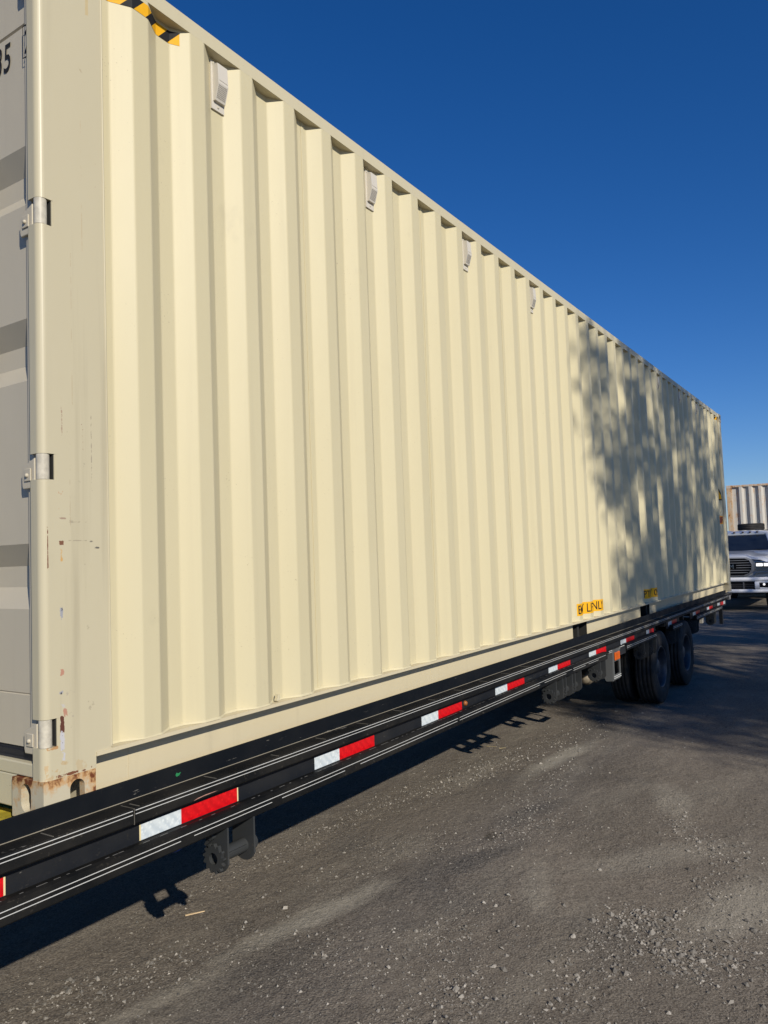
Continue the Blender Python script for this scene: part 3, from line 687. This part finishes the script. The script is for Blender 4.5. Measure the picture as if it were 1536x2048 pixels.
sp_me = MB().tube((.008, 0, .0), (.137, 0, .0), .026, n=18).box(.02, .125, -.029, -.024, .002, .010).mesh('spool')
pw_me = MB().tube((-.018, .018, .075), (0, .018, .075), .014, n=14).prism([(.02, .088), (.034, .068), (.052, .040), (.044, .038), (.012, .062)], -.014, -.006, 'x').mesh('pawl')
hd_me = MB().tube((.145, 0, 0), (.185, 0, 0), .034, .030, n=18).tube((.165, -.036, 0), (.165, .036, 0), .010, n=8).mesh('capstan_head')
W0 = None
def winch(x, zc=-.314, y=-.043, m=m_plate):
    global W0
    if W0 is None:
        W0 = link('winch', pr_me, m, TR, TO+Vector((x, y, zc)), bevel=.0015, seg=1)
        b2 = link('bracket', pr_me, None, W0, (.137, 0, 0), bevel=.0015, seg=1)
        for nm, me_ in (('ratchet_wheel', ge_me), ('spool', sp_me), ('pawl', pw_me), ('capstan_head', hd_me)): link(nm, me_, m, W0)
        return W0
    c_ = copy_tree(W0, TR); c_.location = TO+Vector((x, y, zc)); return c_
for x in (.655, 3.96, 4.163, 4.365, 4.99, 6.385, 6.70, 7.72, 8.86, 10.05): winch(x, zc=-.314+lz(x))
# blue strap tail under the rail
m = MB(); rows = []
for i in range(16):
    u = i/15; x = .52+.10*u; z = -.235-.03*math.sin(u*5)-.02*u; rows.append([(x, .02+.01*math.sin(u*9), z+.02), (x+.004, .05, z-.004), (x, .075+.01*math.cos(u*7), z-.012)])
m.grid(rows); o = link('blue_strap', m.mesh('blue_strap', False), simple('blue_webbing', (.01, .05, .28), .8), loc=(0, 0, HB)); sm = o.modifiers.new('s', 'SOLIDIFY'); sm.thickness = .003
tag(o, 'crumpled blue strap end hanging beside the nearest winch', 'strap')
# wheels
m_tyre = NT('tyre_rubber'); X, Y, Z = m_tyre.sep()
m_tyre.col(m_tyre.mix(m_tyre.ramp(m_tyre.noise(7, 5, .6), .4, .7), (.018, .018, .019), (.050, .046, .042))); m_tyre.rough(.8); m_tyre.set(Specular_IOR_Level=.25); m_tyre.bump(m_tyre.noise(60, 3), .2, .003); m_tyre = m_tyre.m
m_rim = simple('dusty_black_rim', (.045, .05, .06), .45, .3, vary=.4, sc=9)
def tyre_me(rt_=.385, rr=.222, wd=.215, gr=(-.062, -.022, .022, .062)):
    h = wd/2; m = MB(); g = []
    for a in gr: g += [(rt_, a-.0045), (rt_-.011, a-.0035), (rt_-.011, a+.0035), (rt_, a+.0045)]
    sh = rt_-rr
    prof = [(rr-.004, -h+.022), (rr+.004, -h+.012), (rr+.25*sh, -h+.003), (rr+.5*sh, -h), (rr+.78*sh, -h+.006), (rt_-.010, -h+.016), (rt_-.003, -h+.026)]+g+[(rt_-.003, h-.026), (rt_-.010, h-.016), (rr+.78*sh, h-.006), (rr+.5*sh, h), (rr+.25*sh, h-.003), (rr+.004, h-.012), (rr-.004, h-.022)]
    m.lathe(prof, (0, 0, 0), 'y', 72, True)
    n = 90                                   # sipes along the ribs
    for k in range(n):
        a = 2*math.pi*k/n
        for yy in (-.042, .0, .042): pass
    return m.mesh('tyre')
ty_me = tyre_me()
def rim_me(s=-1, rr=.222):
    m = MB(); h = .1075
    m.lathe([(rr+.002, -h+.020), (rr-.006, -h+.012), (rr-.016, -h+.022), (rr-.022, -h+.06), (rr-.030, .02), (rr-.07, .045), (.095, .05), (.085, .03), (.083, -.045), (.06, -.06), (0, -.06)], (0, 0, 0), 'y', 48)
    for k in range(8):
        a = 2*math.pi*k/8+.2; m.tube((.115*math.cos(a), .046, .115*math.sin(a)), (.115*math.cos(a), .018, .115*math.sin(a)), .013, n=6, smooth=False)
    for v in range(len(m.v)):
        if s > 0: m.v[v] = (m.v[v][0], -m.v[v][1], m.v[v][2])
    return m.mesh('rim')
rm_o, rm_i = rim_me(-1), rim_me(1)
for x in (7.15, 8.38):
    part('axle', MB().tube((x, .3, -.52), (x, 2.2, -.52), .055, n=16), m_under)
    for y, rm in ((.0275, rm_o), (.297, rm_i), (2.141, rm_o), (2.411, rm_i)):
        w_ = empty('wheel', TO+Vector((x, y, -.522))); w_.parent = TR
        link('tyre', ty_me, m_tyre, w_); link('rim', rm, m_rim, w_)
part('brake_chamber', MB().lathe([(0, -.11), (.03, -.105), (.045, -.09), (.045, -.04), (.062, -.03), (.062, -.015), (.047, -.01), (.047, .06), (.06, .07), (.06, .09), (.03, .11), (0, .12)], (5.90, .33, -.475), 'x', 24), simple('beige_canister', (.17, .14, .10), .6, vary=.5))
part('suspension', MB().box(6.6, 7.0, .55, .75, -.55, -.36).box(7.6, 7.95, .55, .75, -.5, -.36).box(6.5, 8.9, .58, .68, -.60, -.53), m_under)
part('underride_guard', MB().box(11.38, 11.43, .02, .07, -.46, -.07).box(11.38, 11.43, 2.3, 2.35, -.46, -.07).box(11.36, 11.44, .35, 2.1, -.44, -.36), m_bp)
part('guard_tip', MB().box(11.33, 11.45, .31, .35, -.45, -.34), simple('pale_scuffed_steel', (.40, .37, .32), .5))
part('mud_flap', MB().box(8.87, 8.88, .0, .42, -.62, -.2), m_under)

# ------------------------------------------------------------------ PICKUP TRUCK
PK = empty('pickup_truck', (19.5, 1.20, 0)); tag(PK, 'silver white heavy pickup truck facing the camera with lit headlights', 'truck')
def car_paint(name, c, met=.35, r=.28):
    t = NT(name); t.col(t.mix(t.ramp(t.noise(2, 3), .3, .7), c, tuple(x*.94 for x in c))); t.set(Metallic=met, Roughness=r, Coat_Weight=.8, Coat_Roughness=.06); return t.m
m_tp = car_paint('silver_truck_paint', (.60, .62, .66)); m_bm = car_paint('white_bumper_paint', (.76, .76, .78), .1, .35)
m_chr = simple('chrome_trim', (.62, .63, .65), .22, 1., vary=.03)
m_sat = simple('satin_grille_trim', (.20, .205, .215), .4, .2, vary=.08)
m_gls = NT('dark_glass').set(Base_Color=(.012, .016, .024), Roughness=.04, Specular_IOR_Level=.8).m
m_blkp = simple('black_plastic', (.010, .010, .011), .8, spec=.15)
m_lit = NT('lit_headlight').set(Base_Color=(.9, .9, .9), Emission_Color=(1, .97, .92), Emission_Strength=1.0).m
def ppart(n, mb, mat, parent=PK, bevel=0, seg=2, fix=True): return link(n, mb.mesh(n, fix), mat, parent, (0, 0, 0), bevel, seg)
def sym(h): return [(y, z) for y, z in h[::-1]]+[(-y, z) for y, z in h[1:]]     # half outline from the centre outward
def hood_sec(x, zh, wf):
    return [(x, y, z) for y, z in sym([(0, zh), (.25, zh-.002), (.42, zh-.012), (.50, zh-.045), (.62, zh-.062), (.80*wf, zh-.075), (.90*wf, zh-.115), (.965*wf, zh-.21), (1.0*wf, zh-.36), (1.01*wf, zh-.52)])]
ppart('hood', MB().grid([hood_sec(.0, 1.335, .95), hood_sec(.04, 1.375, .965), hood_sec(.16, 1.40, .985), hood_sec(.5, 1.43, 1), hood_sec(1.0, 1.465, 1), hood_sec(1.52, 1.49, 1)]), m_tp)
m = MB()
for s in (1, -1):
    m.prism([(.02, .62), (.30, .60), (.42, .82), (.60, .97), (.85, 1.03), (1.10, .97), (1.28, .82), (1.36, .52), (1.55, .50), (1.55, 1.02), (.02, .90)], s*.99, s*.94, 'y')
    m.prism([(1.52, .50), (4.35, .50), (4.35, 1.50), (1.52, 1.44)], s*1.0, s*.93, 'y')
m.box(.05, .1, -.95, .95, .85, .95)
m.prism([(-.94, .6), (.94, .6), (.94, 1.08), (.86, 1.20), (.60, 1.262), (.42, 1.31), (-.42, 1.31), (-.60, 1.262), (-.86, 1.20), (-.94, 1.08)], .055, 1.50, 'x')
m.prism([(1.30, 1.30), (1.62, 1.30), (1.66, 1.49), (1.50, 1.492), (1.30, 1.455)], -.84, .84, 'y')
ppart('body', m, m_tp, bevel=.015)
m = MB()
cs = lambda x, z, hw, dz: [(x, y, z_) for y, z_ in sym([(0, z), (hw*.6, z-.008), (hw*.92, z-.035), (hw, z-.075)])]
m.grid([cs(2.16, 1.965, .63, 0), cs(2.30, 2.02, .68, 0), cs(2.7, 2.055, .72, 0), cs(3.6, 2.05, .73, 0), cs(4.15, 2.02, .71, 0)])
for s in (1, -1):
    m.tube((1.55, s*.86, 1.46), (2.2, s*.66, 1.93), .042, .036, 10); m.tube((2.2, s*.66, 1.93), (4.15, s*.70, 1.96), .04, n=8)
    m.tube((3.05, s*.93, 1.46), (3.05, s*.71, 1.94), .035, n=8); m.tube((4.25, s*.93, 1.46), (4.12, s*.70, 1.96), .05, n=8)
m.box(2.15, 2.2, -.62, .62, 1.915, 1.962)
CB = ppart('cab_roof', m, m_tp)
m = MB(); m.add([(1.50, -.84, 1.475), (1.50, .84, 1.475), (1.46, 0, 1.485), (2.17, .645, 1.925), (2.17, -.645, 1.925)], [(0, 2, 4), (2, 3, 4), (2, 1, 3)]); ppart('windscreen', m, m_gls, fix=False)
m = MB()
for s in (1, -1): m.add([(1.66, s*.915, 1.46), (4.2, s*.925, 1.48), (4.08, s*.715, 1.94), (2.28, s*.69, 1.94)], [(0, 1, 2, 3)])
m.add([(4.27, -.9, 1.46), (4.27, .9, 1.46), (4.16, .7, 1.95), (4.16, -.7, 1.95)], [(0, 1, 2, 3)])
ppart('side_window', m, m_gls, fix=False)
ppart('wiper', MB().tube((1.50, -.70, 1.50), (1.58, -.1, 1.53), .007, n=6).tube((1.50, -.05, 1.50), (1.60, .55, 1.54), .007, n=6), m_blkp)
# grille
gout = sym([(0, 1.335), (.44, 1.33), (.55, 1.28), (.615, 1.16), (.60, 1.02), (.53, .92), (.40, .865), (0, .86)])[:-1]
def shrink(p, k, zc_=1.09): return [(y*k, zc_+(z-zc_)*k) for y, z in p]
gi = shrink(gout, .89)
m = MB(); n = len(gout); vs = [(-.03, y, z) for y, z in gout]+[(-.045, y, z) for y, z in gi]+[(.05, y, z) for y, z in gout]+[(.03, y, z) for y, z in gi]
m.add(vs, [(i, (i+1) % n, (i+1) % n+n, i+n) for i in range(n)]+[(i, i+2*n, (i+1) % n+2*n, (i+1) % n) for i in range(n)]+[(i+n, (i+1) % n+n, (i+1) % n+3*n, i+3*n) for i in range(n)])
GR_ = ppart('grille', m, m_sat)
ppart('grille_back', MB().prism(gi, .02, .04, 'x'), m_blkp, GR_)
m = MB()
for z, hw in ((1.255, .47), (1.195, .51), (1.135, .53), (1.075, .53), (1.012, .51), (.952, .455)):
    for s in ((-1, 1) if 1.05 < z < 1.16 else (0,)):
        a, b = (-hw, hw) if s == 0 else ((.19, hw) if s > 0 else (-hw, -.19))
        m.prism([(-.028, z-.009), (-.038, z-.003), (-.034, z+.008), (-.0, z+.009), (0, z-.009)], a, b, 'y')
for v in range(len(m.v)): x, z = m.v[v][0], m.v[v][2]
ppart('grille_bar', m, m_sat, GR_, bevel=.004)
me = text_mesh('RAM', .155, extrude=.004, bold=.003)
for v in me.vertices: v.co = (-.036-v.co.z, .155-v.co.x*.93, 1.055+v.co.y)
link('lettering', me, m_chr, GR_)
# bumper with openings
m = MB(); bx = lambda y: .02+.10*(abs(y)/1.0)**2.5
def bpanel(y0, y1, z0, z1, n=6, dp=.0):
    rows = []
    for i in range(n+1):
        y = y0+(y1-y0)*i/n; rows.append([(bx(y)-.14+dp+.02, y, z1), (bx(y)-.155+dp, y, z1-.015), (bx(y)-.155+dp, y, z0+.012), (bx(y)-.13+dp, y, z0)])
    m.grid(rows)
bpanel(-1.02, 1.02, .735, .835, 16); bpanel(-1.0, 1.0, .455, .545, 16)
for s in (1, -1): bpanel(s*.60, s*.70, .54, .74, 2); bpanel(s*.93, s*1.02, .54, .74, 2); bpanel(s*.70, s*.93, .545, .585, 3); bpanel(s*.70, s*.93, .695, .74, 3)
m.box(-.04, .02, -.62, .62, .825, .838)
for s in (1, -1): m.prism([(-.02, s*1.02), (-.06, s*1.02), (.40, s*1.05), (.40, s*1.02)], .47, .82, 'z')
BP = ppart('bumper', m, m_bm)
m = MB(); m.box(-.08, -.06, -.61, .61, .54, .74)
for s in (1, -1): m.box(-.05, -.03, s*.69, s*.94, .58, .70)
ppart('bumper_opening', m, m_blkp, BP)
m = MB()
for z in (.60, .65): m.box(-.092, -.08, -.60, .60, z, z+.008)
m.box(-.10, -.08, -.36, -.33, .55, .735).box(-.10, -.08, .33, .36, .55, .735)
ppart('tow_bar', m, simple('dark_grey_bar', (.08, .08, .085), .4), BP)
for s in (1, -1):
    ppart('fog_lamp', MB().sphere((-.055, s*.80, .66), .028, 8), m_lit, BP)
    m = MB(); m.prism([(s*.62, .985), (s*.60, 1.20), (s*.66, 1.245), (s*.96, 1.205), (s*.985, 1.05), (s*.90, .98)], -.01, .09, 'x'); HL = ppart('headlight', m, m_chr, bevel=.012)
    ppart('headlight_lens', MB().prism([(s*.64, 1.09), (s*.635, 1.20), (s*.94, 1.175), (s*.955, 1.08)], -.014, -.010, 'x'), m_blkp, HL)
    for a, b in ((.645, .79), (.815, .94)): ppart('lamp', MB().box(-.022, -.014, s*a, s*b, 1.105, 1.178), m_lit, HL, bevel=.012)
    ppart('side_trim', MB().prism([(s*.56, .885), (s*.63, .965), (s*.98, .975), (s*.985, .935), (s*.66, .915), (s*.60, .86)], -.03, .04, 'x'), m_chr, bevel=.006)
    mr = ppart('mirror', MB().box(1.62, 1.74, s*1.10, s*1.32, 1.38, 1.72).tube((1.7, s*.95, 1.45), (1.69, s*1.14, 1.48), .022, n=8), m_blkp, bevel=.02)
for y in (.36, .14, -.08, -.26, -.44): ppart('roof_lamp', MB().sphere((2.17, y, 1.985), .034, 6, (1.6, 1, .7)), simple('smoked_amber', (.05, .03, .02), .3))
rk = MB()
for y in (.82, -.82): rk.tube((4.45, y, 1.0), (4.45, y, 2.05), .03, n=8)
for z in (2.05, 1.7): rk.tube((4.42, -.98 if z > 2 else -.82, z), (4.42, .98 if z > 2 else .82, z), .024, n=8)
rk.tube((4.8, -.8, 2.05), (4.8, .8, 2.05), .02, n=8)
for y in (.8, .3, -.3, -.8): rk.tube((4.42, y, 2.05), (4.8, y, 2.05), .018, n=8)
RK = ppart('headache_rack', rk, m_blkp)
ppart('rack_lamp', MB().box(4.36, 4.395, -.06, .05, 2.075, 2.14), simple('red_rack_lamp', (.45, .10, .05), .4), RK)
ppart('truck_bed', MB().box(4.4, 6.6, -1.15, 1.15, .92, .99).box(4.4, 6.6, -1.17, -1.15, .85, .99).box(4.4, 6.6, 1.15, 1.17, .85, .99), m_blkp)
ppart('chassis', MB().box(.3, 6.4, -.45, .45, .42, .60).box(.5, 1.3, -.7, .7, .40, .95), m_under)
for x, ys in ((.85, (.86, -.86)), (5.1, (.98, .72, -.72, -.98))):
    for y in ys:
        w_ = empty('wheel', (x, y, .40)); w_.parent = PK
        link('tyre', ty_me, m_tyre, w_); link('rim', rm_o if y < 0 else rm_i, m_rim, w_); w_.scale = (1.04, 1.04, 1.04)
ot = MB(); 
o = link('spare_tyre', tyre_me(.375, .21, .205, (-.05, 0, .05)), m_tyre, loc=(24.08, 1.225, 2.175)); o.rotation_euler = (R(90), 0, 0)
tag(o, 'black spare tyre lying flat on the rack above the pickup cab', 'tyre')

# ------------------------------------------------------------------ OLD CONTAINER BEHIND
AN = math.atan2(-.99, .14)
OC = empty('old_container', (25.15, 2.02, .66), AN); tag(OC, 'weathered grey white corrugated container with rusty top rail behind the pickup', 'container')
m_old = cream('weathered_grey_paint', base=(.50, .475, .43), rust=.42, streak=2., rough=.65); m_oldr = cream('rusty_rail_paint', base=(.48, .44, .39), rust=.95, rough=.7)
xk = [.30+.2782*k for k in range(42)]; DEP2 = .066; pp = [(.16, DEP2)]
for q in xk: pp += [(q, DEP2), (q+.07, 0), (q+.143, 0), (q+.213, DEP2)]
pp.append((12.03, DEP2)); m = MB(); m.add([(x, y, z) for z in (.155, 2.83) for x, y in pp], [(i, i+1, i+1+len(pp), i+len(pp)) for i in range(len(pp)-1)])
m.add([(x, CW-y, z) for z in (.155, 2.83) for x, y in pp], [(i, i+1, i+1+len(pp), i+len(pp)) for i in range(len(pp)-1)])
m.box(.05, 12.1, .05, CW-.05, 2.855, 2.87)
link('side_wall', m.mesh('side_wall'), m_old, OC)
m = MB()
for y in (0, CW-.06): m.box(.17, 12.02, y, y+.06, 2.83, 2.893)
m.box(0, .06, .16, CW-.16, 2.80, 2.893); m.box(12.13, 12.19, .16, CW-.16, 2.80, 2.893); link('top_rail', m.mesh('top_rail'), m_oldr, OC, bevel=.006)
m = MB()
for y in (0, CW-.05): m.box(.17, 12.02, y, y+.05, 0, .155)
link('bottom_rail', m.mesh('bottom_rail'), m_oldr, OC)
m_rp = cream('rust_streaked_post_paint', base=(.52, .42, .31), rust=.85, rough=.7)
for x in (0, 12.02):
    for y in (0, CW-.1): link('corner_post', MB().box(x, x+.16, y, y+.1, .118, 2.778).mesh('corner_post'), m_rp, OC, bevel=.01)
    for z in (0, 2.778):
        for y in (-.004, CW-.158): link('corner_casting', MB().box(x-.003, x+.172, y, y+.162, z, z+.12).mesh('corner_casting'), m_oldr, OC, bevel=.008)
link('end_wall', MB().box(.03, .06, .1, CW-.1, .0, 2.8).box(12.13, 12.16, .1, CW-.1, .0, 2.8).mesh('end_wall'), m_old, OC)
m_con = simple('concrete', (.30, .29, .27), .9, sc=12, bump=.3)
for k, (lx, ly) in enumerate(((.5, .35), (.5, 2.1), (11.6, .35), (11.6, 2.1))):
    p = OC.matrix_world if False else Matrix.Rotation(AN, 4, 'Z') @ Vector((lx, ly, 0)) + Vector((25.15, 2.02, 0))
    o = link('concrete_block', MB().box(-.45, .45, -.3, .3, -.02, .66).mesh('concrete_block'), m_con, loc=(p.x, p.y, 0), bevel=.02); o.rotation_euler[2] = AN
    tag(o, ('nearer', 'farther')[k % 2]+' grey concrete block propping the '+('left', 'right')[k//2]+' end of the old container', 'block', 'blocks under the old container')

# ------------------------------------------------------------------ TREES (sunward side, out of frame, casting the dappled shade)
m_bark = simple('bark', (.10, .08, .06), .9, vary=.4, sc=14, bump=.5)
lt = NT('leaf'); g = lt.n('ShaderNodeNewGeometry'); lt.col(lt.mix(g.outputs['Random Per Island'], (.035, .065, .018), (.09, .13, .03))); lt.rough(.55); m_leaf = lt.m
GAPS = [(.0, 8.85, 1.0, .28), (3.6, 8.9, 1.5, .55), (3.4, 7.85, 1.8, .22), (1.9, 11.0, .18, .7), (3.0, 10.3, .2, .8), (.1, 10.2, .22, .6), (-.5, 11.3, .3, .5), (4.4, 11.2, .3, .6), (1.0, 9.8, .15, .5), (3.9, 9.8, .2, .4), (8, 9, .8, .5), (6.2, 7.7, 1.2, .2), (9.5, 7.6, 1.2, .2), (12.2, 10.0, 1.4, .9), (5.2, 9.9, .25, .8), (2.4, 9.6, .15, .5), (.9, 11.2, .2, .5), (-.4, 9.6, .3, .25), (4.7, 8.2, .8, .12), (7.5, 8.1, 1.2, .15)]
def keep(x, y, z):
    s = y+13.; u, v = x-.53*s, z+.612*s
    left = float(np.interp(v, [7, 8.3, 9.5, 10.5, 11.6, 13], [-1.1, -1.1, -1.15, -1.4, -1.7, -1.1]))
    if u < left+.12: return False
    if v < 7.15: return False
    return all(((u-a)/c_)**2+((v-b)/d)**2 > 1 for a, b, c_, d in GAPS)
def tree(x, y, h, rx, rz, ncl, seed, label, left_trim=True):
    rr = random.Random(seed); T = empty('broadleaf_tree', (x, y, 0)); tag(T, label, 'tree', 'trees on the sunward side of the yard')
    tb = MB(); base = h-rz*1.1
    pts = [(0, 0, -.1)]; cx_ = cy_ = 0
    for i in range(1, 7): cx_ += rr.uniform(-.1, .1); cy_ += rr.uniform(-.1, .1); pts.append((cx_, cy_, base*i/6*1.0))
    for i, (a, b) in enumerate(zip(pts, pts[1:])): tb.tube(a, b, .22-.02*i, .22-.02*(i+1), 10, caps=False)
    cr = MB()
    for k in range(ncl):
        for _ in range(60):
            a, b, c_ = rr.gauss(0, 1), rr.gauss(0, 1), rr.gauss(0, 1); n = math.sqrt(a*a+b*b+c_*c_); q = rr.uniform(.15, 1)**.45
            P = (a/n*q*rx, b/n*q*rx*.7, h+c_/n*q*rz)
            if k % 6 == 0: P = (rr.uniform(-3., 3.2), rr.uniform(-1.2, 1.2), rr.uniform(7.1, 8.5))
            if keep(x+P[0], y+P[1], P[2]): break
        else: continue
        if k % 5 == 0:
            t0 = pts[-1]; mid = tuple((p+q_)/2+rr.uniform(-.2, .2) for p, q_ in zip(t0, P)); tb.tube(t0, mid, .07, .04, 6, caps=False); tb.tube(mid, P, .04, .008, 6, caps=False)
        cs_ = rr.uniform(.15, .42)
        for _ in range(int(34*cs_/.28)):
            L = [P[i]+rr.gauss(0, cs_*.5) for i in range(3)]; u = Vector((rr.gauss(0, 1), rr.gauss(0, 1), rr.gauss(0, 1))).normalized(); w_ = u.cross(Vector((rr.gauss(0, 1), rr.gauss(0, 1), rr.gauss(0, 1)))).normalized(); s_ = rr.uniform(.05, .095)
            L = Vector(L); cr.add([L-u*s_, L+w_*s_*.45, L+u*s_, L-w_*s_*.45], [(0, 1, 2, 3)])
    link('trunk', tb.mesh('trunk', False), m_bark, T); link('crown', cr.mesh('crown', False), m_leaf, T)
tree(1.6, -13.0, 9.9, 3.5, 3.1, 530, 1, 'leafy tree out of frame shading the middle of the container side')
tree(6.6, -13.4, 9.6, 3.4, 2.9, 310, 2, 'leafy tree out of frame shading the far end of the trailer')
tree(11.5, -12.6, 9.2, 3.6, 2.7, 230, 3, 'leafy tree out of frame shading the ground before the pickup')
